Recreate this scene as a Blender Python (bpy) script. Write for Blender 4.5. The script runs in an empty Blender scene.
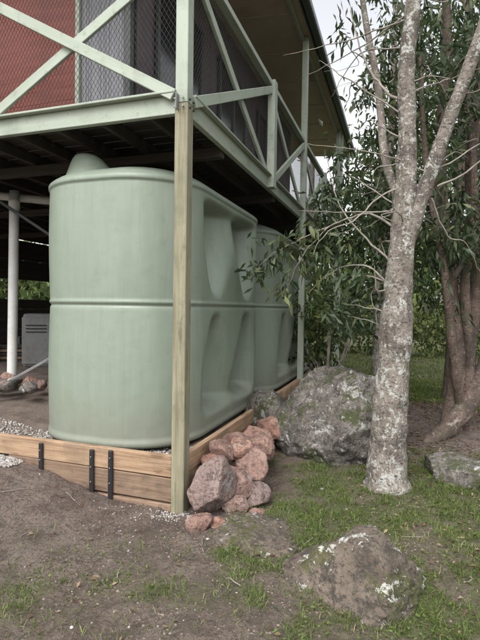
import bpy, bmesh, math, random
import numpy as np
from mathutils import Vector, Matrix, noise as mnoise
random.seed(7); rng=np.random.default_rng(7)
C=bpy.context.scene.collection
SC=bpy.context.scene
SC.view_settings.view_transform='Standard'; SC.view_settings.look='None'; SC.view_settings.exposure=0

# ------------------------------------------------------------ helpers
def ss(a,b,x):
    k=np.clip((np.asarray(x,float)-a)/(b-a),0,1); return k*k*(3-2*k)
_tab=np.random.default_rng(3).random((256,256))
def vn(x,y):
    x=np.asarray(x,float);y=np.asarray(y,float)
    xi=np.floor(x).astype(int);yi=np.floor(y).astype(int);fx=x-xi;fy=y-yi
    fx=fx*fx*(3-2*fx);fy=fy*fy*(3-2*fy)
    g=lambda a,b:_tab[a&255,b&255]
    return (g(xi,yi)*(1-fx)+g(xi+1,yi)*fx)*(1-fy)+(g(xi,yi+1)*(1-fx)+g(xi+1,yi+1)*fx)*fy
def fbm(x,y,o=4):
    r=0;a=.5;n=0
    for i in range(o):
        r=r+a*vn(x*2**i+17*i,y*2**i+31*i);n+=a;a*=.5
    return r/n
X0,Y0=-.44,3.63; DX,DY=.318,.948
def W(s,t,z): return Vector((X0+DX*s-DY*t, Y0+DY*s+DX*t, z))
def loc_st(x,y):
    return (x-X0)*DX+(y-Y0)*DY, -(x-X0)*DY+(y-Y0)*DX
def empty(name):
    o=bpy.data.objects.new(name,None); C.objects.link(o); return o
def link(name,me,mat=None,parent=None,smooth=False):
    o=bpy.data.objects.new(name,me); C.objects.link(o)
    if mat: me.materials.append(mat)
    if parent: o.parent=parent
    if smooth: me.shade_smooth()
    return o
def npmesh(name,v,f):
    me=bpy.data.meshes.new(name)
    v=np.asarray(v,np.float32); f=np.asarray(f,np.int32); k=f.shape[1]
    me.vertices.add(len(v)); me.vertices.foreach_set('co',v.ravel())
    me.loops.add(f.size); me.loops.foreach_set('vertex_index',f.ravel())
    me.polygons.add(len(f)); me.polygons.foreach_set('loop_start',np.arange(0,f.size,k,dtype=np.int32))
    me.update(calc_edges=True); me.validate(); return me
def beam(name,p0,p1,w,h,mat,parent=None,up=(0,0,1),bev=.004):
    """box with its length on local X; w across, h along up"""
    p0=Vector(p0);p1=Vector(p1);d=p1-p0;L=d.length;d.normalize()
    up=Vector(up); y=up.cross(d)
    if y.length<1e-4: up=Vector((DX,DY,0)); y=up.cross(d)
    y.normalize(); z=d.cross(y)
    bm=bmesh.new(); bmesh.ops.create_cube(bm,size=1)
    for v in bm.verts: v.co=Vector((v.co.x*L,v.co.y*w,v.co.z*h))
    if bev: bmesh.ops.bevel(bm,geom=list(bm.edges),offset=min(bev,w*.3,h*.3),segments=1,affect='EDGES')
    me=bpy.data.meshes.new(name); bm.to_mesh(me); bm.free()
    o=link(name,me,mat,parent)
    M=Matrix((d,y,z)).transposed().to_4x4(); M.translation=(p0+p1)/2; o.matrix_world=M
    return o
def tube(name,pts,rad,mat,parent=None,segs=16,sub=8,rough=0.0,freq=6,seed=0,wob=0.0):
    P=[Vector(p) for p in pts];n=len(P);path=[];R=[]
    for i in range(n-1):
        a=P[max(i-1,0)];b=P[i];c=P[i+1];d=P[min(i+2,n-1)]
        for k in range(sub):
            t=k/sub
            q=.5*((2*b)+(c-a)*t+(2*a-5*b+4*c-d)*t*t+(3*b-a-3*c+d)*t**3)
            if wob and (i or k): q=q+Vector((mnoise.noise(q*9+Vector((seed,0,0))),mnoise.noise(q*9+Vector((0,7,seed))),mnoise.noise(q*9+Vector((3,seed,9)))))*wob
            path.append(q); R.append(rad[i]*(1-t)+rad[i+1]*t)
    path.append(P[-1]);R.append(rad[-1])
    V=[];F=[]
    T0=(path[1]-path[0]).normalized(); nrm=T0.orthogonal().normalized()
    for i,p in enumerate(path):
        T=(path[min(i+1,len(path)-1)]-path[max(i-1,0)]).normalized()
        nrm=(nrm-T*nrm.dot(T)).normalized(); b=T.cross(nrm)
        for k in range(segs):
            a=2*math.pi*k/segs; d=nrm*math.cos(a)+b*math.sin(a); q=p+d*R[i]
            if rough:
                e=mnoise.noise(q*freq+Vector((seed,0,0)))*.6+mnoise.noise(Vector((q.x*freq*4,q.y*freq*4,q.z*freq*1.5)))*.4
                q=p+d*R[i]*(1+rough*e)
            V.append(q)
        if i:
            for k in range(segs):
                a0=(i-1)*segs+k;a1=(i-1)*segs+(k+1)%segs
                F.append((a0,a1,a1+segs,a0+segs))
    V=[tuple(v) for v in V]; m=len(V)
    V.append(tuple(path[-1])); 
    me=bpy.data.meshes.new(name); me.from_pydata(V,[],F+[(m-segs+k,m-segs+(k+1)%segs,m) for k in range(segs)])
    return link(name,me,mat,parent,True)

# ------------------------------------------------------------ materials
def newmat(name):
    m=bpy.data.materials.new(name); m.use_nodes=True; nt=m.node_tree
    return m,nt,nt.nodes['Principled BSDF']
def N(nt,t,**kw):
    n=nt.nodes.new(t)
    for k,v in kw.items():
        if k in n.inputs: n.inputs[k].default_value=v
        else: setattr(n,k,v)
    return n
def ramp(nt,src,stops):
    r=nt.nodes.new('ShaderNodeValToRGB'); e=r.color_ramp.elements
    while len(e)<len(stops): e.new(.5)
    for i,(p,c) in enumerate(stops):
        e[i].position=p; e[i].color=(c[0],c[1],c[2],1) if hasattr(c,'__len__') else (c,c,c,1)
    nt.links.new(src,r.inputs[0]); return r.outputs[0]
def mixc(nt,fac,a,b,mode='MIX'):
    m=nt.nodes.new('ShaderNodeMix'); m.data_type='RGBA'; m.blend_type=mode
    for i,s in ((0,fac),(6,a),(7,b)):
        if hasattr(s,'links'): nt.links.new(s,m.inputs[i])
        elif i==0: m.inputs[0].default_value=s
        else: m.inputs[i].default_value=(s[0],s[1],s[2],1)
    return m.outputs[2]
def coords(nt,scale=(1,1,1)):
    tc=nt.nodes.new('ShaderNodeTexCoord'); mp=nt.nodes.new('ShaderNodeMapping')
    mp.inputs['Scale'].default_value=scale; nt.links.new(tc.outputs['Object'],mp.inputs[0]); return mp.outputs[0]
def tex(nt,co,scale,detail=6,rough=.6,dist=0):
    detail=min(detail,6 if scale<8 else (5 if scale<20 else 3))
    n=N(nt,'ShaderNodeTexNoise',Scale=scale,Detail=detail,Roughness=rough,Distortion=dist); nt.links.new(co,n.inputs['Vector']); return n.outputs[0]
def bump(nt,b,src,strength,dist=.01):
    n=N(nt,'ShaderNodeBump',Strength=strength,Distance=dist); nt.links.new(src,n.inputs['Height']); nt.links.new(n.outputs[0],b.inputs['Normal'])
def objvar(nt,col,lo,hi):
    oi=nt.nodes.new('ShaderNodeObjectInfo'); return mixc(nt,1.0,col,ramp(nt,oi.outputs['Random'],[(0,lo),(1,hi)]),'MULTIPLY')
def simple(name,c1,c2,scale=3,stretch=(1,1,1),rough=.6,bs=.3,bd=.004,metal=0,dirt=None,var=None,knots=None,dt=.48):
    m,nt,b=newmat(name); co=coords(nt,stretch)
    f=tex(nt,co,scale); col=mixc(nt,ramp(nt,f,[(.3,0),(.7,1)]),c1,c2)
    if dirt:
        f2=tex(nt,coords(nt),1.7,8,.7); col=mixc(nt,ramp(nt,f2,[(dt,0),(dt+.25,1)]),col,dirt)
        f3=tex(nt,coords(nt),14,8,.75); col=mixc(nt,ramp(nt,f3,[(.56,0),(.72,.7)]),col,dirt)
    if knots:
        col=mixc(nt,ramp(nt,tex(nt,coords(nt,(2.2,9,9)),1.6,3,.5),[(.64,0),(.70,.9)]),col,knots)
        col=mixc(nt,ramp(nt,tex(nt,coords(nt,(.7,22,22)),3,5,.6),[(.48,0),(.66,.65)]),col,knots)
    if var: col=objvar(nt,col,var[0],var[1])
    nt.links.new(col,b.inputs['Base Color']); b.inputs['Roughness'].default_value=rough; b.inputs['Metallic'].default_value=metal
    if bs: bump(nt,b,tex(nt,co,scale*6),bs,bd)
    return m
paint=simple('green_paint',(.31,.355,.285),(.38,.42,.35),4,(.3,3,3),.55,.3,.003,dirt=(.19,.22,.165),dt=.52)
postm=simple('treated_pine_post',(.22,.195,.125),(.32,.305,.215),5,(.35,8,8),.75,.6,.005,dirt=(.16,.165,.105),knots=(.15,.125,.08))
pine=simple('new_pine',(.37,.235,.14),(.48,.335,.215),4,(.4,7,7),.75,.5,.004,dirt=(.22,.155,.105),var=(.78,1.05),knots=(.21,.125,.07))
oldpine=simple('sleeper_wood',(.23,.15,.10),(.36,.25,.17),4,(.4,8,8),.8,.7,.006,dirt=(.13,.095,.07),var=(.8,1.1),knots=(.13,.08,.05))
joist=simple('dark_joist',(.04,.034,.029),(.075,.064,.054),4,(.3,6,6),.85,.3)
redb=simple('red_weatherboard',(.20,.062,.048),(.27,.088,.068),5,(.3,4,4),.6,.2,dirt=(.14,.055,.045))
mauve=simple('dark_wall',(.10,.078,.088),(.14,.11,.12),4,(1,1,1),.7,.2)
curt=simple('grey_curtain',(.27,.27,.29),(.36,.36,.38),5,(4,4,.4),.8,.2)
ceilm=simple('ceiling_board',(.52,.42,.35),(.58,.47,.40),2,(1,1,1),.6,.1,dirt=(.44,.34,.28))
gutm=simple('dark_gutter',(.035,.045,.04),(.055,.065,.058),5,(1,1,1),.4,.1)
black=simple('black_steel',(.012,.012,.013),(.025,.025,.026),8,(1,1,1),.45,.1)
steel=simple('galvanised_steel',(.2,.2,.2),(.3,.3,.3),9,(1,1,1),.45,.1,metal=.6)
white=simple('white_pvc',(.66,.66,.64),(.74,.74,.72),3,(1,1,1),.4,0,dirt=(.5,.48,.44))
cabm=simple('cabinet_grey',(.17,.175,.175),(.23,.235,.235),4,(1,1,1),.5,.1,dirt=(.12,.11,.10))
wirem=simple('dark_wire',(.02,.018,.018),(.04,.035,.035),9,(1,1,1),.6,0)
glass,nt,b=newmat('window_glass'); b.inputs['Base Color'].default_value=(.02,.022,.025,1); b.inputs['Roughness'].default_value=.12
tankm,nt,b=newmat('tank_plastic'); co=coords(nt)
c=mixc(nt,tex(nt,co,1.3,5),(.205,.248,.195),(.240,.283,.226))
st=tex(nt,coords(nt,(5,5,.4)),2.2,7,.7)
c=mixc(nt,ramp(nt,st,[(.45,0),(.75,.45)]),c,(.31,.335,.285))
c=mixc(nt,ramp(nt,tex(nt,coords(nt,(9,9,.5)),3,6,.7),[(.55,0),(.75,.35)]),c,(.16,.18,.135))
c=mixc(nt,ramp(nt,tex(nt,co,9,8,.75),[(.54,0),(.8,.5)]),c,(.165,.19,.14))
sep=nt.nodes.new('ShaderNodeSeparateXYZ'); nt.links.new(co,sep.inputs[0])
mr=N(nt,'ShaderNodeMapRange'); mr.inputs['From Min'].default_value=.36; mr.inputs['From Max'].default_value=.9; mr.inputs['To Min'].default_value=.9; mr.inputs['To Max'].default_value=0
nt.links.new(sep.outputs[2],mr.inputs[0])
mu=N(nt,'ShaderNodeMath',operation='MULTIPLY'); nt.links.new(mr.outputs[0],mu.inputs[0]); nt.links.new(tex(nt,co,6,8,.75),mu.inputs[1])
c=mixc(nt,mu.outputs[0],c,(.20,.175,.14))
nt.links.new(c,b.inputs['Base Color'])
nt.links.new(ramp(nt,tex(nt,co,5,6),[(.3,.34),(.7,.52)]),b.inputs['Roughness']); bump(nt,b,tex(nt,co,2.2,3),.35,.03)
def barkmat(name,a,bb,li,lt=.56,dk=(.05,.043,.036)):
    m,nt,b=newmat(name); co=coords(nt,(1,1,.45))
    c=mixc(nt,ramp(nt,tex(nt,co,9,10,.75),[(.35,0),(.62,1)]),a,bb)
    c=mixc(nt,ramp(nt,tex(nt,coords(nt),3.0,8,.75,.4),[(.47,0),(.6,.7)]),c,dk)
    c=mixc(nt,ramp(nt,tex(nt,coords(nt),7.5,11,.75,.5),[(lt,0),(lt+.03,.95)]),c,li)
    c=mixc(nt,ramp(nt,tex(nt,coords(nt),22,8,.75),[(lt+.01,0),(lt+.05,.8)]),c,li)
    c=mixc(nt,ramp(nt,tex(nt,coords(nt,(1,1,2.2)),24,7,.75),[(.55,0),(.62,.9)]),c,dk)
    c=mixc(nt,ramp(nt,tex(nt,coords(nt),1.9,6,.7),[(.52,0),(.68,.6)]),c,(.11,.115,.065))
    nt.links.new(c,b.inputs['Base Color']); b.inputs['Roughness'].default_value=.9
    bump(nt,b,tex(nt,coords(nt,(1,1,.35)),34,10,.8),1.0,.022); return m
bark=barkmat('grey_bark',(.145,.12,.10),(.27,.235,.205),(.42,.42,.39),.56)
rbark=barkmat('brown_bark',(.10,.068,.052),(.20,.145,.118),(.30,.26,.23),.60)
twigm=simple('twig',(.17,.145,.12),(.34,.31,.27),12,(1,1,1),.85,.2)
def rockmat(name,a,bb,lichen,lt,moss=None,mt=.55,dark=(.04,.037,.032),var=None,ls=5.5,tl=.03):
    m,nt,b=newmat(name); co=coords(nt)
    c=mixc(nt,ramp(nt,tex(nt,co,3.5,11,.75),[(.38,0),(.62,1)]),a,bb)
    c=mixc(nt,ramp(nt,tex(nt,co,11,11,.8),[(.5,0),(.6,.8)]),c,dark)
    if moss: c=mixc(nt,ramp(nt,tex(nt,co,3.2,10,.78,.3),[(mt,0),(mt+.06,1)]),c,moss)
    c=mixc(nt,ramp(nt,tex(nt,co,ls,12,.78,.6),[(lt,0),(lt+.02,1)]),c,lichen)
    c=mixc(nt,ramp(nt,tex(nt,co,ls*3.2,9,.75),[(lt+tl,0),(lt+tl+.02,.9)]),c,lichen)
    c=mixc(nt,ramp(nt,tex(nt,co,38,5,.75),[(.54,0),(.6,.75)]),c,dark)
    if var: c=objvar(nt,c,*var)
    nt.links.new(c,b.inputs['Base Color']); b.inputs['Roughness'].default_value=.92
    bump(nt,b,tex(nt,co,14,14,.8),1.0,.035); return m
boulderm=rockmat('grey_lichen_rock',(.11,.095,.085),(.23,.205,.185),(.40,.39,.365),.575,(.075,.085,.035),.53,ls=5)
mossrock=rockmat('mossy_rock',(.10,.078,.06),(.20,.16,.125),(.48,.48,.44),.60,(.085,.085,.035),.50,ls=3.0,tl=-.01)
redrock=rockmat('red_sandstone',(.26,.15,.118),(.40,.27,.22),(.40,.33,.29),.6,None,dark=(.12,.075,.06),var=((.68,.8,.9),(1.12,1.0,.92)))
def leafmat(name,dark,mid,light,trans=.3,rough=.45,gloss=True):
    m,nt,b=newmat(name)
    at=N(nt,'ShaderNodeAttribute',attribute_name='tint')
    c=ramp(nt,at.outputs['Fac'],[(0,dark),(.55,mid),(1,light)])
    if not gloss:
        nt.nodes.remove(b); b=nt.nodes.new('ShaderNodeBsdfDiffuse'); nt.links.new(c,b.inputs[0])
    else:
        nt.links.new(c,b.inputs['Base Color']); b.inputs['Roughness'].default_value=rough
    tr=nt.nodes.new('ShaderNodeBsdfTranslucent'); nt.links.new(c,tr.inputs[0])
    mx=N(nt,'ShaderNodeMixShader'); mx.inputs[0].default_value=trans
    nt.links.new(b.outputs[0],mx.inputs[1]); nt.links.new(tr.outputs[0],mx.inputs[2])
    nt.links.new(mx.outputs[0],nt.nodes['Material Output'].inputs[0]); return m
leafm=leafmat('leaves',(.025,.042,.017),(.06,.092,.04),(.17,.20,.085))
leaffar=leafmat('far_leaves',(.035,.052,.022),(.085,.118,.048),(.22,.26,.10),.3,.5,False)
grassm=leafmat('grass_blades',(.075,.10,.03),(.145,.20,.06),(.33,.33,.16),.3,.6,False)
deadm=leafmat('dead_leaves',(.07,.045,.03),(.18,.12,.075),(.34,.26,.18),.1,.8,False)

# ------------------------------------------------------------ terrain
def H(x,y):
    x=np.asarray(x,float);y=np.asarray(y,float); s,t=loc_st(x,y)
    z=.24*ss(.4,4,s)*np.where(t<0,np.exp(-(t/1.3)**2),np.exp(-(t/.25)**2))*(1-ss(9,13,s))
    z=z+.25*ss(.25,1.75,t)*ss(-1.3,-.05,s)*(1-ss(.03,.2,s))
    z=z+.22*np.exp(-(((x-2.8)/1.1)**2+((y-6.0)/1.3)**2))
    z=z+(fbm(x*.9,y*.9)-.5)*.10+(fbm(x*6+9,y*6,3)-.5)*.045+(fbm(x*22+9,y*22,2)-.5)*.012
    return z-.15*ss(8,16,y)
def grassmask(x,y):
    n=fbm(x*1.6+5,y*1.6+2,4); n2=fbm(x*5+3,y*5+8,3)
    m=ss(-.15,.3,x-.1*(y-3)+(n-.5)*1.8)
    m=m*(1-ss(.52,.66,n2)*.6)
    dirtm=np.exp(-(((x-2.7)/1.25)**2+((y-6.3)/1.5)**2)); m=m*(1-ss(.25,.6,dirtm+(n-.5)*.6))
    m=m*(1-.75*ss(4.6,5.3,y)*(1-ss(6.6,7.6,y)))
    left=ss(.50,.68,fbm(x*2.3+40,y*2.3+11,4))*(1-ss(2.4,3.0,y))
    m=np.maximum(m,left*.5)
    m=np.maximum(m,.10*(1-ss(3.0,3.4,y)))
    m=np.maximum(m,ss(7,8.2,y))
    return m
def axis(lo,hi,d,far):
    a=np.arange(lo,hi+d,d); g=[];st=d;v=a[-1]
    while v<far: st*=1.22; v+=st; g.append(v)
    h=[];st=d;v=a[0]
    while v>-far: st*=1.22; v-=st; h.append(v)
    return np.array(h[::-1]+list(a)+g)
xs=axis(-2.6,3.4,.022,220); ys=axis(1.7,6.5,.022,220)
gx,gy=np.meshgrid(xs,ys); gz=H(gx,gy); far=ss(30,80,np.hypot(gx,gy)); gz=gz*(1-far)
nx=len(xs);ny=len(ys); idx=np.arange(nx*ny).reshape(ny,nx)
F=np.stack([idx[:-1,:-1],idx[:-1,1:],idx[1:,1:],idx[1:,:-1]],-1).reshape(-1,4)
gme=npmesh('ground',np.stack([gx,gy,gz],-1).reshape(-1,3),F)
at=gme.attributes.new('grassy','FLOAT','POINT'); at.data.foreach_set('value',grassmask(gx,gy).ravel().astype(np.float32))
gm,nt,b=newmat('soil_and_grass'); co=coords(nt)
c=mixc(nt,ramp(nt,tex(nt,co,2.2,11,.75),[(.40,0),(.60,1)]),(.115,.083,.067),(.225,.172,.142))
c=mixc(nt,ramp(nt,tex(nt,co,.9,5,.65),[(.45,0),(.6,.5)]),c,(.25,.20,.175))
c=mixc(nt,ramp(nt,tex(nt,co,6,10,.8),[(.50,0),(.60,.75)]),c,(.09,.064,.05))
c=mixc(nt,ramp(nt,tex(nt,co,45,8,.8),[(.50,0),(.60,.75)]),c,(.065,.048,.038))
c=mixc(nt,ramp(nt,tex(nt,co,80,5,.7),[(.61,0),(.66,.8)]),c,(.38,.33,.29))
g=mixc(nt,tex(nt,co,9,8,.75),(.075,.09,.035),(.15,.16,.07))
g=mixc(nt,ramp(nt,tex(nt,co,30,8,.75),[(.45,0),(.6,.6)]),g,(.12,.09,.065))
an=N(nt,'ShaderNodeAttribute',attribute_name='grassy')
c=mixc(nt,an.outputs['Fac'],c,g)
nt.links.new(c,b.inputs['Base Color']); b.inputs['Roughness'].default_value=.95
bump(nt,b,tex(nt,co,19,14,.85),1.0,.05)
link('ground',gme,gm,None,True)
sa=np.linspace(.03,9,150); ta=np.linspace(.03,7,110); S_,T_=np.meshgrid(sa,ta)
def Zin(S,T): return .35+ss(1.5,2.3,T)*(.06+.20*ss(.1,2.6,S))+(fbm(S*3,T*3)-.5)*.06*ss(.0,.3,S)
P=np.stack([X0+DX*S_-DY*T_,Y0+DY*S_+DX*T_,Zin(S_,T_)],-1); idx=np.arange(S_.size).reshape(S_.shape)
F=np.stack([idx[:-1,:-1],idx[1:,:-1],idx[1:,1:],idx[:-1,1:]],-1).reshape(-1,4)
soil,nt,b=newmat('dry_soil'); co=coords(nt)
c=mixc(nt,ramp(nt,tex(nt,co,4,9,.7),[(.35,0),(.65,1)]),(.10,.076,.06),(.21,.165,.135)); nt.links.new(c,b.inputs['Base Color']); b.inputs['Roughness'].default_value=.95; bump(nt,b,tex(nt,co,19,12,.8),1,.03)
link('ground_under_house',npmesh('ground_under_house',P.reshape(-1,3),F),soil,None,True)

# ------------------------------------------------------------ house
house=empty('timber_house')
def hb(name,a,b_,w,h,mat,up=(0,0,1),bev=.004): return beam(name,W(*a),W(*b_),w,h,mat,house,up,bev)
hb('corner_post_lower',(0,0,-.15),(0,0,3.06),.105,.105,postm,bev=.006)
hb('corner_post_upper',(0,0,3.063),(0,0,5.9),.1,.1,paint)
hb('post_bracket',(-.057,.02,3.0),(-.057,.02,3.12),.006,.09,steel)
for k,(tt,zz) in enumerate(((-.02,3.03),(-.02,3.09),(.045,3.03),(.045,3.09))):
    hb(f'bracket_bolt_{k}',(-.06,tt,zz),(-.072,tt,zz),.016,.016,steel,bev=.003)
    hb(f'bracket_bolt_side_{k}',(tt,-.05,zz),(tt,-.064,zz),.016,.016,black,bev=.003)
hb('deck_beam_front',(0,.053,3.065),(0,6,3.065),.05,.14,paint)
hb('deck_beam_side',(.053,0,3.065),(8.6,0,3.065),.05,.14,paint)
hb('deck_trim_front',(-.03,.055,3.145),(-.03,6,3.145),.09,.02,paint)
hb('deck_trim_side',(.055,-.03,3.145),(8.6,-.03,3.145),.09,.02,paint)
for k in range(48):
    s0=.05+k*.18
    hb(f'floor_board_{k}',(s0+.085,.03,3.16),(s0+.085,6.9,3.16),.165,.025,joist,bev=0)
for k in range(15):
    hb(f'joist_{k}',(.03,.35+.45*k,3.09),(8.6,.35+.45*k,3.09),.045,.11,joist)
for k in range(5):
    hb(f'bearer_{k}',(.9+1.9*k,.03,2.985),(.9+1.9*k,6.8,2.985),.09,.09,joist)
for s_,t_ in ((4.4,2.3),(8.4,2.3),(2.7,4.6),(5.5,3.6),(8.4,4.6),(2.7,6.6),(8.4,6.6)):
    hb('stump',(s_,t_,.2),(s_,t_,2.94),.1,.1,joist)
for k in range(12):  # added dark wall standing in for under-house shade, with an open bright strip
    z=.42+k*.23
    if 1.65<z<2.2: continue
    o=.008*(k%2)
    hb(f'added_dark_board_{k}',(8.7+o,1.8,z),(8.7+o,6.9,z),.025,.228,joist)
    hb(f'added_dark_board_side_{k}',(2.9,6.95+o,z),(8.65,6.95+o,z),.025,.228,joist)
for k,s_ in enumerate((4.35,8.5)):
    hb(f'side_post_{k}',(s_,-.045,-.1),(s_,-.045,5.85),.09,.09,paint)
hb('handrail_side',(.05,-.02,4.23),(8.5,-.02,4.23),.09,.06,paint)
hb('handrail_front',(-.02,.05,4.23),(-.02,6,4.23),.09,.06,paint)
def xbrace(tag,a,b_,front):
    o=.052
    if front:
        hb(f'brace_{tag}_a',(-o,a,3.12),(-o,b_,4.15),.035,.085,paint)
        hb(f'brace_{tag}_b',(-o+.038,b_,3.15),(-o+.038,a,4.17),.03,.085,paint)
    else:
        hb(f'brace_{tag}_a',(a,-o,3.10),(b_,-o,4.15),.035,.085,paint)
        hb(f'brace_{tag}_b',(b_,-o+.038,3.15),(a,-o+.038,4.17),.03,.085,paint)
xbrace('front_0',.06,1.86,True); xbrace('front_1',2.0,3.9,True)
hb('front_rail_post',(-.02,1.93,3.0),(-.02,1.93,4.2),.09,.09,paint)
hb('front_rail_post_far',(-.02,4.0,3.0),(-.02,4.0,5.9),.09,.09,paint)
for k,s_ in enumerate((2.34,6.4)):
    hb(f'side_rail_post_{k}',(s_,-.055,3.0),(s_,-.055,4.27),.09,.12,paint)
xbrace('side_0',.06,2.28,False); xbrace('side_1',2.4,4.3,False); xbrace('side_2',4.42,6.34,False); xbrace('side_3',6.46,8.44,False)
def wiremesh(name,a0,a1,z0,z1,conv,sp=.038,r=.0018):
    V=[];Fc=[]
    def add(p,q):
        p=conv(*p);q=conv(*q);d=(q-p).normalized();n1=d.orthogonal().normalized();n2=d.cross(n1);m=len(V)
        for c_ in (p,q):
            for k in range(3):
                an=2.094*k; V.append(tuple(c_+n1*r*math.cos(an)+n2*r*math.sin(an)))
        for k in range(3): Fc.append((m+k,m+(k+1)%3,m+3+(k+1)%3,m+3+k))
    Hh=z1-z0; sl=.62
    c0=a0-Hh*sl
    while c0<a1:
        for sg in (1,-1):
            if sg==1: u0=max(0,(a0-c0)/sl);u1=min(Hh,(a1-c0)/sl); f=lambda u:(c0+sl*u,z0+u)
            else: u0=max(0,(c0+Hh*sl-a1)/sl);u1=min(Hh,(c0+Hh*sl-a0)/sl); f=lambda u:(c0+Hh*sl-sl*u,z0+u)
            n=max(1,int((u1-u0)/.25))
            if u1-u0>.01:
                for i in range(n): add(f(u0+(u1-u0)*i/n),f(u0+(u1-u0)*(i+1)/n))
        c0+=sp
    link(name,npmesh(name,V,Fc),wirem,house)
wiremesh('wire_mesh_front',.05,4,3.15,4.21,lambda a,z:W(.008,a,z))
wiremesh('wire_mesh_side',.05,8.5,3.15,4.21,lambda a,z:W(a,.008,z))
for k in range(19):
    z=3.24+k*.14
    hb(f'weatherboard_{k}',(1.0,1.70,z),(1.0,6.9,z),.02,.128,redb,up=(-.25*DX,-.25*DY,1))
hb('wall_backing',(1.05,1.12,4.5),(1.05,6.9,4.5),.05,2.65,joist)  # dark colour seen through the weatherboard gaps stands in for their shadow lines
hb('window_frame_a',(.97,1.68,3.18),(.97,1.68,5.8),.05,.06,paint)
hb('wall_corner_trim',(.99,1.09,3.18),(.99,1.09,5.8),.07,.07,gutm)
cs=[];NC=120
for i in range(NC):
    t_=1.13+.52*i/(NC-1); s_=.99+.012*math.sin(i*.9)+.006*math.sin(i*2.3)
    cs.append((W(s_,t_,3.2),W(s_,t_,5.8)))
me=bpy.data.meshes.new('curtain'); me.from_pydata([tuple(p) for c_ in cs for p in c_],[],[(2*i,2*i+2,2*i+3,2*i+1) for i in range(NC-1)]); link('curtain',me,curt,house,True)
for k in range(36):
    s0=1.12+k*.2
    hb(f'side_cladding_{k}',(s0+.1,1.09+(.006 if k%2 else 0),3.18),(s0+.1,1.09+(.006 if k%2 else 0),5.85),.03,.195,mauve,up=(DX,DY,0))
for s0,s1 in ((1.5,2.7),(3.4,4.6),(5.4,6.4)):
    hb('window_glass',((s0+s1)/2,1.055,3.9),((s0+s1)/2,1.055,5.2),.02,s1-s0,glass,up=(DX,DY,0))
    for zz in (3.87,5.23): hb('window_frame',(s0-.05,1.04,zz),(s1+.05,1.04,zz),.05,.06,gutm)
    for sx in (s0,(s0+s1)/2,s1): hb('window_frame',(sx,1.04,3.9),(sx,1.04,5.2),.045,.045,gutm)
def quad(name,pts,mat,th=.02):
    me=bpy.data.meshes.new(name); V=[tuple(p) for p in pts]+[tuple(Vector(p)+Vector((0,0,th))) for p in pts]
    me.from_pydata(V,[],[(3,2,1,0),(4,5,6,7),(0,1,5,4),(1,2,6,5),(2,3,7,6),(3,0,4,7)]); return link(name,me,mat,house)
quad('ceiling',[W(-.6,-.14,5.87),W(10.6,-.14,5.87),W(10.6,2.2,6.05),W(-.6,2.2,6.05)],ceilm)
quad('roof_sheet',[W(-.7,-.2,6.0),W(10.7,-.2,6.0),W(10.7,3.8,7.2),W(-.7,3.8,7.2)],gutm)
quad('roof_sheet_back',[W(-.7,3.81,7.2),W(10.7,3.81,7.2),W(10.7,8,6.0),W(-.7,8,6.0)],gutm)
for k in range(10):
    hb(f'ceiling_batten_{k}',(.4+1.1*k,-.1,5.866),(.4+1.1*k,2.1,6.035),.04,.012,ceilm)
hb('gutter',(-.7,-.21,5.9),(10.7,-.21,5.9),.12,.13,gutm,bev=.02)
hb('fascia',(-.68,-.138,5.92),(10.65,-.138,5.92),.02,.17,gutm)
hb('eave_beam',(0,-.0,5.83),(8.6,-.0,5.83),.05,.07,paint)
hb('downpipe',(8.7,-.1,.0),(8.7,-.1,5.8),.08,.08,paint)

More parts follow.
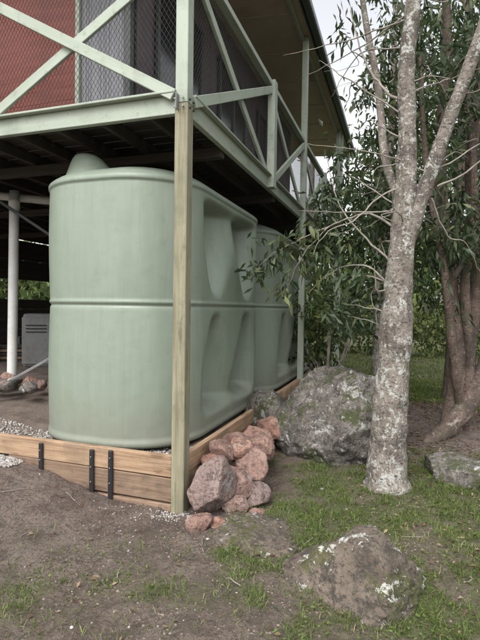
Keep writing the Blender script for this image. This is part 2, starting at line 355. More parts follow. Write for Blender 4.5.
# ------------------------------------------------------------ tanks
def tank(s0,L,t0,Wd,z0=.37):
    par=empty('water_tank'); r=.62; ZS=1.045
    out=[]
    def arc(cx,cy,a0,a1,n):
        for i in range(n):
            a=a0+(a1-a0)*i/n; out.append((cx+r*math.cos(a),cy+r*math.sin(a),math.cos(a),math.sin(a)))
    def line(x0,y0,x1,y1,nx,ny,n):
        for i in range(n): k=i/n; out.append((x0+(x1-x0)*k,y0+(y1-y0)*k,nx,ny))
    line(r,0,L-r,0,0,-1,120); arc(L-r,r,-math.pi/2,0,26); line(L,r,L,Wd-r,1,0,10)
    arc(L-r,Wd-r,0,math.pi/2,26); line(L-r,Wd,r,Wd,0,1,120); arc(r,Wd-r,math.pi/2,math.pi,26)
    line(0,Wd-r,0,r,-1,0,10); arc(r,r,math.pi,1.5*math.pi,26)
    out=np.array(out); n=len(out)
    prof=[(.0,.035),(.018,-.006),(.035,-.012),(.06,-.01),(.075,.0)]
    zz=np.linspace(.10,1.09,50); prof+=[(z,.0) for z in zz]
    prof+=[(1.115,.0),(1.125,.003),(1.132,.009),(1.140,.009),(1.148,.002),(1.156,-.006),(1.166,-.008),(1.176,-.004),(1.184,.0)]
    zz=np.linspace(1.20,2.10,48); prof+=[(z,.0) for z in zz]
    prof+=[(2.115,0),(2.122,-.010),(2.130,-.014),(2.15,-.014),(2.16,-.009),(2.172,.004),(2.185,.02),(2.205,.05),(2.225,.09),(2.245,.14),(2.262,.19)]
    V=[]
    cx,cy=L/2,Wd/2
    cents=[.93,1.86] if L<3.2 else [.95,1.9,2.8]
    for z,ins in prof:
        p=out[:,:2]-out[:,2:]*ins
        dep=np.zeros(n)
        pan=ss(1.20,1.40,z)*(1-ss(2.0,2.08,z)) + ss(.16,.30,z)*(1-ss(.90,1.09,z))
        if z>1.17: wd=.08+.25*ss(1.15,2.0,z)
        else: wd=.09+.24*(1-ss(.25,1.1,z))
        for c_ in cents: dep=dep+.25*np.exp(-np.abs((p[:,0]-c_)/wd)**2.2)*pan
        side=np.abs(out[:,3])>.97
        ed=np.clip(np.minimum(out[:,0]-r+.06,L-r+.06-out[:,0])/.14,0,1)
        p=p-out[:,2:]*np.where(side,np.minimum(dep,.25)*ed,0)[:,None]
        bel=.014*math.sin(math.pi*min(max((z%1.14)/1.14,0),1)); p=p+out[:,2:]*bel
        V.append(np.c_[p,np.full(n,z0+z*ZS)])
    base=V[-1][:,:2]; zt=prof[-1][0]*ZS
    for k,(sc,dz) in enumerate(((.9,.03),(.8,.05),(.65,.07),(.45,.08),(.2,.085))):
        q=np.c_[cx,cy]+(base-np.c_[cx,cy])*sc; V.append(np.c_[q,np.full(n,z0+zt+dz)])
    m=len(V); V=np.concatenate(V); V=np.r_[V,[[cx,cy,z0+zt+.085]]]
    I=np.arange(m*n).reshape(m,n); J=np.roll(I,-1,1)
    Fq=[tuple(int(a) for a in q) for q in np.stack([I[:-1],J[:-1],J[1:],I[1:]],-1).reshape(-1,4)]
    Fq+= [(int(I[-1,k]),int(J[-1,k]),m*n) for k in range(n)]
    Vw=[tuple(W(s0+a,t0+b_,c_)) for a,b_,c_ in V]
    me=bpy.data.meshes.new('tank_body'); me.from_pydata(Vw,[],Fq)
    bm=bmesh.new(); bm.from_mesh(me); bmesh.ops.recalc_face_normals(bm,faces=bm.faces); bm.to_mesh(me); bm.free()
    link('tank_body',me,tankm,par,True)
    def lathe(name,cs,ct,pr,sq=1.0,shear=0):
        V=[];F=[];k=32
        for j,(r_,z) in enumerate(pr):
            for i in range(k):
                a=2*math.pi*i/k; V.append(tuple(W(cs+r_*math.cos(a)*sq,ct+r_*math.sin(a)+shear*j/len(pr),z)))
            if j:
                for i in range(k): F.append(((j-1)*k+i,(j-1)*k+(i+1)%k,j*k+(i+1)%k,j*k+i))
        me=bpy.data.meshes.new(name); me.from_pydata(V,[],F)
        bm=bmesh.new(); bm.from_mesh(me); bmesh.ops.recalc_face_normals(bm,faces=bm.faces); bm.to_mesh(me); bm.free()
        link(name,me,tankm,par,True)
    zt=z0+2.2*ZS
    lathe('moulded_hump',s0+.32,t0+.98,[(.27,zt+.0),(.22,zt+.07),(.18,zt+.14),(.14,zt+.20),(.10,zt+.235),(.05,zt+.25),(.0,zt+.253)],.8,.13)
    lathe('inlet_lid',s0+L*.55,t0+Wd/2,[(.24,zt+.05),(.24,zt+.17),(.22,zt+.19),(.0,zt+.195)])
    return par
tank(.08,2.72,.11,1.50); tank(2.86,3.55,.11,1.50)

# ------------------------------------------------------------ timber frame
fr=empty('timber_retaining_frame')
def fb(name,a,b_,w,h,mat,up=(0,0,1)): return beam(name,W(*a),W(*b_),w,h,mat,fr,up,.006)
fb('front_top_board',(-.01,.056,.335),(-.01,4.6,.355),.05,.165,pine)
fb('front_lower_board',(-.004,.056,.150),(-.008,1.62,.165),.05,.185,oldpine)
fb('front_bottom_board',(-.014,.056,-.02),(-.008,1.3,-.02),.05,.13,oldpine)
fb('side_top_board',(.056,-.01,.345),(7.3,-.01,.345),.05,.15,pine)
fb('side_lower_board',(.056,-.006,.17),(7.3,-.006,.17),.05,.19,oldpine)
fb('side_bottom_board',(.056,-.004,.0),(3.3,-.004,.0),.05,.14,oldpine)
fb('side_cap_board',(3.2,-.045,.36),(6.9,-.045,.36),.03,.1,pine)
for k,(t_,zt,zb) in enumerate(((1.26,.40,.08),(.76,.40,.03),(.585,.41,.0))):
    fb(f'steel_peg_{k}',(-.047,t_,zb),(-.047,t_,zt),.022,.04,black,up=(-DY,DX,0))
    for q in (.06,.14,.26): fb('peg_screw',(-.056,t_,zt-q),(-.066,t_,zt-q),.012,.012,steel)

# ------------------------------------------------------------ under-house things
dp=empty('drain_pipe')
def rod(name,a,b_,r,mat,par): return tube(name,[a,((Vector(a)+Vector(b_))/2),b_],[r]*3,mat,par,16,2)
rod('downpipe',(-2.83,5.95,.3),(-2.80,5.95,2.95),.058,white,dp); rod('collar',(-2.803,5.95,2.72),(-2.803,5.95,2.84),.066,white,dp)
rod('cross_pipe',(-4.2,5.6,2.93),(-1.8,6.4,2.87),.05,white,dp)
def strut(a,b_,w,mat):
    st=empty('steel_brace'); 
    beam('bar',a,b_,w,w*.5,mat,st); beam('end_plate',Vector(a)-Vector((0,0,.06)),Vector(a)+Vector((0,0,.06)),w*1.6,w*1.6,mat,st)
strut((-3.2,5.6,3.0),(-1.9,5.7,2.15),.07,black)
strut((-2.9,5.3,.5),(-1.9,5.5,1.1),.06,steel)
strut((-3.4,7.4,1.0),(-1.6,7.8,2.1),.06,black)
cb=empty('metal_cabinet')
beam('body',(-3.3,7.4,1.02),(-2.55,7.6,1.02),.5,.8,cabm,cb,bev=.02)
beam('door',(-3.24,7.13,1.02),(-2.82,7.24,1.02),.02,.7,cabm,cb); beam('door_right',(-2.79,7.25,1.02),(-2.48,7.33,1.02),.02,.7,cabm,cb)
for k in range(3): beam('vent_slat',(-3.18,7.12,1.15+.05*k),(-2.9,7.195,1.15+.05*k),.015,.014,black,cb)
tb=empty('timber_stack')
for k in range(5): beam('plank',(-4.6+.05*k,7.7,.62+.06*k),(-2.4-.1*k,8.3,.62+.06*k),.2,.045,oldpine if k%2 else joist,tb)

# ------------------------------------------------------------ rocks
def rock(name,loc,sc,seed,mat,par=None,facets=12,sub=5,rot=0,rough=.10,lo=.55,hi=.85):
    bm=bmesh.new(); bmesh.ops.create_icosphere(bm,subdivisions=sub,radius=1)
    rd=random.Random(seed); pl=[]
    for _ in range(facets):
        d=Vector((rd.gauss(0,1),rd.gauss(0,1),rd.gauss(0,1))).normalized(); pl.append((d,rd.uniform(lo,hi)))
    off=Vector((seed*3.1,seed*1.7,0))
    R=Matrix.Rotation(rot,3,'Z')
    for v in bm.verts:
        p=v.co.copy()*(1+.22*mnoise.noise(v.co*1.2+off))
        for d,h in pl:
            e=p.dot(d)-h
            if e>0: p-=d*e*.97
        rg=1-abs(mnoise.noise(p*3.2+off))*2
        f=1+rough*.7*mnoise.noise(p*2.2+off)-rough*.35*max(0,rg-.6)*2+rough*.3*mnoise.noise(p*9+off)+rough*.18*mnoise.noise(p*22+off)
        p*=f; p=Vector((p.x*sc[0],p.y*sc[1],p.z*sc[2])); v.co=R@p+Vector(loc)
    me=bpy.data.meshes.new(name); bm.to_mesh(me); bm.free()
    return link(name,me,mat,par,True)
rock('boulder',(.99,5.1,.32),(.72,.70,.68),11,boulderm,rough=.14,facets=9,sub=6,lo=.62,hi=.9)
rock('boulder',(.40,5.45,.3),(.33,.4,.32),15,boulderm)
rock('boulder',(2.02,4.35,.03),(.36,.3,.27),5,boulderm,rough=.12)
rock('boulder',(.68,2.72,-.04),(.47,.46,.32),23,mossrock,rot=-.5,rough=.15,sub=6,facets=10,lo=.58,hi=.9)
rock('boulder',(.12,3.17,-.06),(.36,.32,.20),31,mossrock,rot=-.5,rough=.15,sub=6,facets=10,lo=.58,hi=.9)
pile=empty('stone_pile')
stones=[(-.20,3.62,.17,.155,.15,.20,2),(-.10,3.93,.16,.12,.12,.12,4),(.02,3.95,.12,.10,.12,.09,6),(.10,4.06,.20,.14,.13,.13,8),(-.14,3.98,.35,.09,.09,.08,9),
 (.03,4.12,.36,.14,.09,.09,10),(.12,3.80,.06,.11,.1,.10,12),(-.02,3.62,.04,.08,.08,.08,14),(-.27,3.36,.02,.075,.06,.08,16),(-.13,3.40,.0,.06,.05,.05,18),
 (.18,4.3,.3,.12,.1,.09,20),(.0,4.25,.3,.12,.1,.1,22),(.02,3.75,.17,.09,.09,.09,24),(-.20,3.88,.28,.08,.08,.07,26),(.14,3.55,.0,.06,.06,.05,27),(.19,4.6,.25,.14,.14,.14,28),(.3,5.0,.3,.12,.14,.12,29)]
for (x,y,z,a,b_,c_,sd) in stones: rock('stone',(x,y,z),(a*1.35,b_*1.35,c_*1.35),sd+100,redrock,pile,facets=11,sub=5,rot=sd,rough=.09,lo=.45,hi=.8)
p2=empty('stone_pile')
for k in range(12):
    rd=random.Random(50+k); x=-2.62+rd.uniform(-.3,.35); y=5.5+rd.uniform(-.3,.3)
    rock('stone',(x,y,.62+rd.uniform(-.03,.06)),(.10,.09,.07),60+k,boulderm if k%3 else redrock,p2,9,3,rot=k)
ico=bmesh.new(); bmesh.ops.create_icosphere(ico,subdivisions=1,radius=1); ico.verts.ensure_lookup_table()
IV=np.array([v.co for v in ico.verts]); IF=np.array([[v.index for v in f.verts] for f in ico.faces]); ico.free()
def pebbles(name,x,y,z,r,mat):
    n=len(x); sc=rng.uniform(.55,1.2,(n,1,3)); jit=rng.uniform(.8,1.15,(n,len(IV),1))
    V=IV[None]*sc*jit*r[:,None,None]; V[...,2]*=.75
    V[...,0]+=x[:,None];V[...,1]+=y[:,None];V[...,2]+=z[:,None]
    Fa=IF[None]+(np.arange(n)*len(IV))[:,None,None]
    me=npmesh(name,V.reshape(-1,3),Fa.reshape(-1,3))
    a=me.attributes.new('tint','FLOAT','FACE'); a.data.foreach_set('value',np.repeat(rng.random(n),len(IF)).astype(np.float32))
    return link(name,me,mat)
def gravmat(name,a,m_,c_):
    pm,nt,b=newmat(name); at=N(nt,'ShaderNodeAttribute',attribute_name='tint')
    nt.links.new(ramp(nt,at.outputs['Fac'],[(0,a),(.5,m_),(1,c_)]),b.inputs['Base Color']); b.inputs['Roughness'].default_value=.9; return pm
pebm=gravmat('gravel',(.16,.14,.13),(.32,.30,.28),(.5,.48,.45))
clodm=gravmat('soil_clods',(.06,.044,.035),(.13,.098,.08),(.25,.20,.165))
n=5600; tt=1.45+rng.random(n)*1.6; s_=-.04-rng.random(n)**1.3*.55*(tt-1.15)
x=X0+DX*s_-DY*tt; y=Y0+DY*s_+DX*tt
pebbles('gravel',x,y,H(x,y)+.004,rng.uniform(.006,.015,n),pebm)
n=900; x=rng.uniform(-2.6,1.2,n); y=rng.uniform(1.7,4.6,n); k=(rng.random(n)<.2)|(np.hypot(x+.45,y-3.5)<.5)
x=x[k];y=y[k]; pebbles('pebbles',x,y,H(x,y),rng.uniform(.003,.010,len(x))*np.where(rng.random(len(x))<.05,1.8,1),pebm)
n=160; x=-.5+rng.normal(0,.10,n); y=3.52+rng.normal(0,.05,n); pebbles('pebbles',x,y,H(x,y)+.002,rng.uniform(.004,.010,n),pebm)
n=22000; x=rng.uniform(-2.4,1.8,n); y=rng.uniform(1.7,3.9,n); k=rng.random(n)<.08+1.1*ss(.47,.62,fbm(x*3+3,y*3+60,3)); x=x[k];y=y[k]; pebbles('soil_clods',x,y,H(x,y)-.001,.0015+.010*rng.random(len(x))**3,clodm)
n=2500; s_=rng.uniform(.03,.45,n); tt=rng.uniform(.03,3.0,n); x=X0+DX*s_-DY*tt;y=Y0+DY*s_+DX*tt; pebbles('gravel',x,y,Zin(s_,tt)+.003,rng.uniform(.006,.014,n),pebm)

# ------------------------------------------------------------ leaves
def unit(v): return v/np.maximum(np.linalg.norm(v,axis=-1,keepdims=True),1e-6)
def leafobj(name,c,d,L,Wd,tint,mat,parent=None,fold=.25,nrm=None):
    n=len(c); d=unit(d)
    r=rng.normal(0,1,(n,3)) if nrm is None else nrm
    side=unit(np.cross(d,r)); nn=np.cross(side,d)
    L=np.broadcast_to(L,(n,))[:,None]; Wd=np.broadcast_to(Wd,(n,))[:,None]
    droop=np.array([0,0,-1.])*L*.12
    v0=c; v1=c+d*L*.45+side*Wd*.5+nn*Wd*fold; v2=c+d*L+droop; v3=c+d*L*.45-side*Wd*.5+nn*Wd*fold; 
    V=np.stack([v0,v1,v2,v3],1).reshape(-1,3); b0=np.arange(n)*4
    Fa=np.stack([np.stack([b0,b0+2,b0+1],-1),np.stack([b0,b0+3,b0+2],-1)],1).reshape(-1,3)
    me=npmesh(name,V,Fa); a=me.attributes.new('tint','FLOAT','FACE'); a.data.foreach_set('value',np.repeat(np.clip(tint,0,1),2).astype(np.float32))
    return link(name,me,mat,parent)
def clumps(cc,K,spread,L,tintc,droop=.6):
    m=len(cc); td=unit(rng.normal(0,1,(m,3))+np.array([0,0,-droop*.5]))
    u=rng.random((m,K,1))-.35
    c=cc[:,None]+td[:,None]*u*spread*1.5+rng.normal(0,1,(m,K,3))*spread*.28
    d=unit(td[:,None]*.9+rng.normal(0,1,(m,K,3))*.75+np.array([0,0,-droop]))
    LL=L*rng.uniform(.6,1.2,(m,K)); T=tintc[:,None]+rng.normal(0,.13,(m,K))
    return c.reshape(-1,3),d.reshape(-1,3),LL.ravel(),T.ravel()
def crown_pts(cen,rad,m,freq=.8,thr=.0,seed=0):
    p=unit(rng.normal(0,1,(m*4,3)))*(rng.random((m*4,1))**(1/2.2))
    p=p*np.array(rad)+np.array(cen)
    nv=np.array([mnoise.noise(Vector(q*freq)+Vector((seed,seed*2,0))) for q in p])
    return p[nv>thr][:m]
def foliage(name,specs,mat,parent,aspect=.3):
    A=[]
    for (cen,rad,m,K,spread,L,thr,tb,dr) in specs:
        cc=crown_pts(cen,rad,m,1.0/ max(.4,min(rad)*.5),thr,len(A)*7.3)
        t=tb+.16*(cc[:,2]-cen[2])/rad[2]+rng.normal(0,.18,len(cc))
        A.append(clumps(cc,K,spread,L,t,dr))
    c,d,L,T=[np.concatenate(z) for z in zip(*A)]
    return leafobj(name,c,d,L,L*aspect,T,mat,parent)

tr=empty('tree')
bx,by=1.29,4.12
tube('trunk',[(bx,by,-.12),(bx,by,.02),(bx+.0,by,.2),(bx+.02,by,.8),(bx+.06,by,1.6),(1.38,by,2.25),(1.40,by,3.0),(1.38,by,3.6),(1.43,by,4.25),(1.42,4.2,5.4),(1.5,4.3,6.6)],
     [.27,.205,.165,.145,.122,.10,.076,.068,.062,.05,.03],bark,tr,32,18,.24,7)
tube('limb_right',[(1.38,by,1.95),(1.46,4.1,2.3),(1.60,4.08,2.75),(1.76,4.05,3.25),(1.92,4.0,3.75),(2.04,3.95,4.2),(2.3,3.9,5.2)],[.05,.068,.06,.056,.052,.048,.03],bark,tr,22,16,.2,8,3)
tube('limb_left',[(1.36,by,2.45),(1.27,4.3,2.9),(1.25,4.5,3.6),(1.16,4.7,4.4),(1.1,4.9,5.3)],[.04,.038,.033,.028,.018],bark,tr,14,14,.16,9,5)
_tw=[0]
def twig(p,r,par,nm='twig'):
    _tw[0]+=1
    return tube(nm,p,[q*.6 for q in r],twigm,par,7,7,.15,20,_tw[0]*3.7,.02)
twig([(1.37,4.12,2.2),(1.15,4.35,2.42),(.85,4.65,2.35),(.5,4.85,2.2),(.25,4.95,2.05),(.12,5.0,1.85)],[.022,.018,.014,.01,.007,.003],tr)
twig([(.85,4.65,2.35),(.62,4.7,2.1),(.5,4.75,1.85),(.42,4.8,1.6)],[.01,.008,.005,.003],tr)
twig([(1.3,4.15,1.75),(1.1,4.3,1.95),(.85,4.45,1.9),(.65,4.6,1.7)],[.018,.012,.008,.004],tr)
twig([(1.38,4.12,2.6),(1.15,4.05,2.5),(.95,4.0,2.3),(.72,4.0,2.2),(.6,4.0,2.0)],[.016,.012,.01,.007,.003],tr)
twig([(1.65,4.08,2.6),(1.9,4.0,2.72),(2.1,3.95,2.95),(2.4,3.9,3.0)],[.016,.012,.009,.005],tr)
twig([(1.6,4.08,2.5),(1.8,4.2,2.2),(2.0,4.3,2.15),(2.2,4.4,1.9)],[.015,.012,.008,.004],tr)
twig([(1.4,4.12,3.3),(1.25,4.3,3.5),(1.1,4.5,3.9),(1.0,4.6,4.4)],[.025,.02,.014,.006],tr)
twig([(1.4,4.12,1.9),(1.25,4.4,2.1),(1.0,4.9,2.6),(.9,5.2,3.2)],[.02,.016,.012,.005],tr)
for k in range(30):
    a=random.uniform(0,6.28); z=random.uniform(1.3,4.4); l=random.uniform(.3,1.1)
    p0=Vector((1.36,4.12,z)) if random.random()<.6 else Vector((1.45+(z-2.3)*.3,4.08,max(z,2.4)))
    d=Vector((math.cos(a),math.sin(a)*.7+.3,random.uniform(-.2,.7)))
    p1=p0+d*l*.5+Vector((0,0,random.uniform(-.1,.1))); p2=p0+d*l+Vector((random.uniform(-.2,.2),0,random.uniform(-.25,.1)))
    twig([p0,p1,p2],[.014,.009,.003],tr); twig([p1,p1+d.cross(Vector((0,.3,1)))*l*.3,p1+d*l*.3+Vector((.1,0,-.2))],[.007,.005,.002],tr)
def around(paths,m,sp):
    o=[]
    for _ in range(m):
        p=random.choice(paths); i=random.randrange(len(p)-1); k=random.random()
        a=Vector(p[i]).lerp(Vector(p[i+1]),k); o.append(a+Vector([random.gauss(0,sp) for _ in range(3)]))
    return np.array(o)
sp=around([[(.85,4.65,2.3),(.5,4.85,2.2),(.2,4.95,2.1),(.12,5.0,1.9)],[(.62,4.7,2.1),(.42,4.8,1.65)],[(1.0,4.35,1.95),(.65,4.6,1.75)],[(.25,4.95,2.15),(.18,4.95,1.75)],[(.3,4.95,2.2),(.8,4.7,2.0)]],48,.075)
c,d,L,T=clumps(sp,8,.12,.125,rng.uniform(.25,.95,len(sp)),.8); leafobj('leaf_sprays',c,d,L,L*.30,T,leafm,tr)
foliage('crown',[((1.38,5.3,2.75),(.6,.6,.75),75,14,.2,.12,-.02,.4,.8),
 ((2.0,5.0,2.3),(.8,.7,.8),85,15,.2,.12,.05,.4,.8),
 ((2.2,4.9,3.8),(.8,.8,.9),80,15,.2,.12,.08,.45,.8),
 ((1.55,5.3,4.4),(.35,.9,.9),30,14,.2,.12,.05,.5,.8),
 ((1.15,4.9,1.6),(.45,.5,.40),45,12,.17,.11,-.02,.5,.7),
 ((2.0,4.3,5.6),(1.2,1.2,.7),60,16,.25,.13,-.05,.45,.8)],leafm,tr)

t2=empty('tree')
tube('stem_a',[(2.43,5.5,-.1),(2.46,5.5,.32),(2.5,5.5,1.07),(2.41,5.5,1.76),(2.31,5.5,2.44),(2.25,5.5,3.36),(2.3,5.5,4.5),(2.2,5.5,6)],[.16,.11,.085,.08,.075,.065,.055,.03],rbark,t2,20,14,.3,6,2)
tube('stem_b',[(2.0,5.25,-.1),(2.12,5.3,.07),(2.34,5.35,.24),(2.56,5.4,.46),(2.78,5.45,.85),(3.0,5.5,1.7),(3.15,5.5,3.4),(3.25,5.5,5.4)],[.07,.085,.10,.11,.10,.08,.07,.05],rbark,t2,20,14,.3,6,4)
tube('stem_c',[(2.66,5.6,-.1),(2.64,5.6,.38),(2.68,5.6,1.18),(2.75,5.6,2.1),(2.65,5.6,3.36),(2.86,5.6,5.1)],[.16,.11,.09,.08,.065,.05],rbark,t2,20,14,.3,6,6)
tube('stem_d',[(2.56,5.5,.3),(2.62,5.45,1.0),(2.52,5.4,1.8),(2.6,5.4,2.8),(2.5,5.4,4)],[.07,.06,.055,.045,.03],rbark,t2,14,14,.3,6,9)
tube('stem_e',[(2.5,5.4,.5),(2.3,5.2,1.2),(2.15,5.1,2.0),(1.95,5.1,3.0),(1.85,5.1,4.2)],[.055,.045,.04,.03,.02],rbark,t2,14,14,.3,6,12)
twig([(2.41,5.5,1.9),(2.6,5.2,2.4),(2.9,5.0,3.1),(3.0,5.0,4)],[.06,.05,.035,.02],t2)
foliage('crown',[((2.8,6.2,3.0),(1.2,.8,1.2),105,15,.24,.13,.03,.38,.8),((3.2,6.0,1.6),(.6,.7,.6),25,14,.22,.13,.0,.42,.8),
  ((2.6,6.2,5.2),(1.4,1.2,1.1),85,16,.28,.15,.05,.42,.8)],leafm,t2)
def slimtree(x,y,lean,h,r,specs,mt=bark):
    t=empty('tree'); z=float(H(x,y))
    tube('trunk',[(x,y,z-.1),(x+.02,y,z+.5),(x+lean*.3,y,z+h*.3),(x+lean*.6,y,z+h*.6),(x+lean,y,z+h)],[r*1.4,r,r*.85,r*.7,r*.35],mt,t,14,10,.15,5,x)
    for k in range(5):
        a=random.uniform(0,6.3); zz=h*random.uniform(.35,.9); b0=Vector((x+lean*zz/h,y,z+zz)); e=Vector((math.cos(a),math.sin(a),.7))*random.uniform(.6,1.4)
        tube('limb',[b0,b0+e*.5+Vector((0,0,.1)),b0+e],[r*.4,r*.28,r*.1],mt,t,8,5,.1)
    foliage('crown',specs,leaffar,t,.35)
slimtree(2.15,7.2,.1,7,.07,[((2.5,7.4,4.6),(.8,1.0,1.3),75,15,.3,.14,.03,.45,.7),((2.0,7.4,2.9),(.9,.8,.8),80,15,.28,.14,.0,.4,.7)])
slimtree(3.6,8.2,.2,8,.10,[((3.7,8.4,5.2),(1.7,1.6,2.0),120,16,.35,.17,.03,.42,.7),((4.1,8.4,2.4),(1.3,1,1.1),80,15,.3,.16,.0,.42,.7)],rbark)
slimtree(5.8,10,.3,9,.13,[((5.6,10.5,5),(2.2,2,3.0),160,16,.42,.2,.02,.45,.6)],rbark)
slimtree(4.4,14,.3,10,.15,[((5.2,14.5,6.0),(2.2,2,2.8),150,16,.5,.24,.03,.5,.6)])
slimtree(3.1,11,.1,8,.07,[((3.3,11.2,4.2),(.9,1.2,1.3),70,15,.35,.18,.05,.5,.6)])
slimtree(9,13,.3,10,.17,[((9,13.5,5.5),(3,2.2,4.0),130,16,.5,.24,.0,.45,.6)])
slimtree(2.6,19,.2,9,.18,[((2.2,20,3.6),(3.2,2.5,1.9),150,16,.6,.3,.02,.6,.6)])
sh=empty('shrub')
for k in range(7):
    a=random.uniform(0,6.3); tube('stem',[(1.45,8.2,0),(1.45+.3*math.cos(a),8.2+.3*math.sin(a),.6),(1.45+.6*math.cos(a),8.2+.5*math.sin(a),1.4)],[.03,.02,.008],twigm,sh,6,4)
foliage('leaves',[((1.25,8.3,1.3),(.7,.8,.8),85,15,.22,.13,-.05,.6,.5)],leaffar,sh,.4)
bsh=[]
for k in range(13): bsh.append(((1.5+1.25*k,18+random.uniform(-1.2,1.2),.75+random.uniform(-.1,.3)),(1.0,.9,random.uniform(.8,1.3)),55,14,.4,.22,-.15,random.uniform(.6,.95),.4))
foliage('bushes',bsh,leaffar,None,.5)
specs=[]
for k in range(30):
    a=math.radians(-75+150*k/29+random.uniform(-2,2)); R=random.uniform(30,38)
    specs.append(((R*math.sin(a),R*math.cos(a),random.uniform(3.0,4.6)),(3.4,3,random.uniform(3.0,4.6)),80,14,1.0,.6,-.1,random.uniform(.45,.8),.5))
foliage('distant_trees',specs,leaffar,None,.5)

# ------------------------------------------------------------ grass
def grass(name,n,x0,x1,y0,y1,h,w,pw=1.0):
    x=rng.uniform(x0,x1,n); y=rng.uniform(y0,y1,n); m=grassmask(x,y); cl=fbm(x*9,y*9,2)
    s_,t_=loc_st(x,y)
    k=(rng.random(n)<(m**1.2)*(.35+1.3*ss(.40,.62,cl)))&~((s_>-.03)&(t_>-.03)&(s_<9))
    x=x[k];y=y[k];m=m[k];cl=cl[k]; n=len(x)
    hh=h*rng.uniform(.4,1.25,n)*(.55+.9*cl); a=rng.uniform(0,6.283,n); le=rng.uniform(.2,1.5,n)
    c=np.stack([x,y,H(x,y)-.003],-1); d=np.stack([np.cos(a)*le,np.sin(a)*le,np.ones(n)],-1); d=unit(d)
    sd=unit(np.stack([-np.sin(a),np.cos(a),np.zeros(n)],-1)+rng.normal(0,.2,(n,3)))
    wv=(w*rng.uniform(.6,1.3,n))[:,None]; hv=hh[:,None]
    out=np.stack([np.cos(a),np.sin(a),-.4*np.ones(n)],-1)*hv*.35*le[:,None]
    V=np.stack([c-sd*wv*.5,c+sd*wv*.5,c+d*hv*.6+sd*wv*.4,c+d*hv+out,c+d*hv*.6-sd*wv*.4],1).reshape(-1,3)
    b0=(np.arange(n)*5)[:,None]
    Fa=np.concatenate([b0+np.array([[0,1,2]]),b0+np.array([[0,2,4]]),b0+np.array([[4,2,3]])],1).reshape(-1,3)
    me=npmesh(name,V,Fa); T=.38+.7*(fbm(x*2.2,y*2.2,3)-.45)+rng.normal(0,.24,n)
    at=me.attributes.new('tint','FLOAT','FACE'); at.data.foreach_set('value',np.repeat(np.clip(T,0,1),3).astype(np.float32))
    return link(name,me,grassm)
grass('grass',240000,-2.3,3.8,1.6,6.2,.042,.004)
grass('grass',50000,.8,5.5,6.2,11,.06,.008)
grass('grass',70000,-3,11,7.5,22,.08,.016)
n=14000; x=rng.uniform(-1.2,3.2,n);y=rng.uniform(1.7,4.8,n); k=rng.random(n)<grassmask(x,y)*ss(.42,.6,fbm(x*3+70,y*3,3)); x=x[k];y=y[k];n=len(x)
d=rng.normal(0,1,(n,3)); d[:,2]=np.abs(d[:,2])*.35
leafobj('weeds',np.stack([x,y,H(x,y)+rng.uniform(0,.02,n)],-1),d,rng.uniform(.012,.03,n),rng.uniform(.008,.018,n),rng.uniform(.2,.75,n),grassm,None,.1,np.tile([0,0,1.],(n,1))+rng.normal(0,.3,(n,3)))
n=15000; x=rng.uniform(-2.4,4.2,n);y=rng.uniform(1.7,8,n)
dens=.05+.8*ss(1.0,2.0,x)*ss(4.2,5.0,y)+.35*ss(.6,1.6,x)
k=rng.random(n)<dens; x=x[k];y=y[k];n=len(x); d=rng.normal(0,1,(n,3)); d[:,2]*=.2
leafobj('leaf_litter',np.stack([x,y,H(x,y)+rng.uniform(.004,.02,n)],-1),d,rng.uniform(.025,.075,n),rng.uniform(.009,.022,n),rng.random(n),deadm,None,.15,np.tile([0,0,1.],(n,1))+rng.normal(0,.3,(n,3)))
n=18000; x=rng.uniform(-2.4,3,n);y=rng.uniform(1.7,4.8,n); k=rng.random(n)<.15+.8*ss(.44,.6,fbm(x*2+9,y*2+33,3)); x=x[k];y=y[k];n=len(x); d=rng.normal(0,1,(n,3)); d[:,2]*=.2
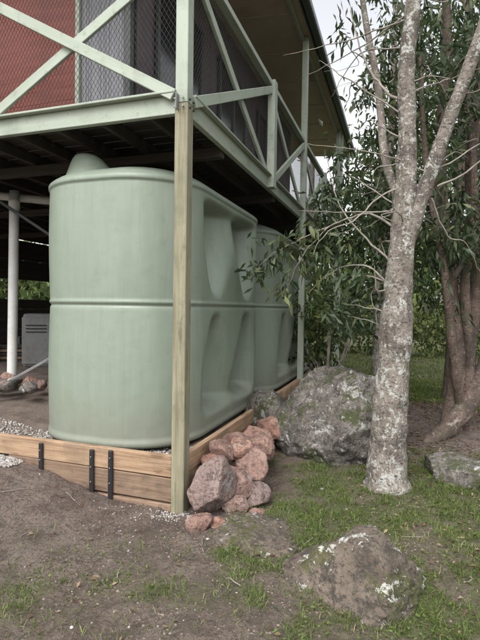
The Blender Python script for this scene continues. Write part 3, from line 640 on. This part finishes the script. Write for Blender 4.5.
leafobj('litter_fragments',np.stack([x,y,H(x,y)+rng.uniform(.002,.008,n)],-1),d,rng.uniform(.006,.03,n),rng.uniform(.002,.005,n),rng.random(n)*.8,deadm,None,.15,np.tile([0,0,1.],(n,1))+rng.normal(0,.3,(n,3)))
stk=empty('fallen_sticks')
for k in range(46):
    x=random.uniform(-.2,3.3) if k%4 else random.uniform(-2,0); y=random.uniform(2.0,6.5); a=random.uniform(0,3.14); l=random.uniform(.04,.2)
    p=[(x+math.cos(a)*l*q,y+math.sin(a)*l*q,float(H(x+math.cos(a)*l*q,y+math.sin(a)*l*q))+.006+.01*(q>0)) for q in (-.5,0,.5)]
    tube('stick',p,[.003,.0026,.0015],twigm,stk,5,4,wob=.02,seed=k)

# ------------------------------------------------------------ light, world, camera
el=math.radians(52); az=math.radians(205)
w=bpy.data.worlds.new('World'); SC.world=w; w.use_nodes=True; nt=w.node_tree
sky=nt.nodes.new('ShaderNodeTexSky'); sky.sky_type='NISHITA'; sky.sun_disc=False; sky.sun_elevation=el; sky.sun_rotation=az
sky.dust_density=4; sky.air_density=1.2
hs=nt.nodes.new('ShaderNodeHueSaturation'); hs.inputs['Saturation'].default_value=.15; hs.inputs['Value'].default_value=2.15
nt.links.new(sky.outputs[0],hs.inputs['Color']); nt.links.new(hs.outputs[0],nt.nodes['Background'].inputs[0]); nt.nodes['Background'].inputs[1].default_value=.15
sl=bpy.data.lights.new('sun','SUN'); sl.energy=1.2; sl.angle=math.radians(25); sl.color=(1,.965,.92)
so=bpy.data.objects.new('sun',sl); C.objects.link(so)
dirv=Vector((math.sin(az)*math.cos(el),math.cos(az)*math.cos(el),math.sin(el))); so.rotation_euler=dirv.to_track_quat('Z','Y').to_euler()
cam=bpy.data.cameras.new('camera'); cam.sensor_fit='HORIZONTAL'; cam.sensor_width=36; cam.lens=36; cam.clip_end=600; cam.clip_start=.05
co_=bpy.data.objects.new('camera',cam); C.objects.link(co_)
M=Matrix.Rotation(math.radians(90-1.43),4,'X')@Matrix.Rotation(math.radians(.8),4,'Z'); M.translation=(0,0,1.55); co_.matrix_world=M
SC.camera=co_
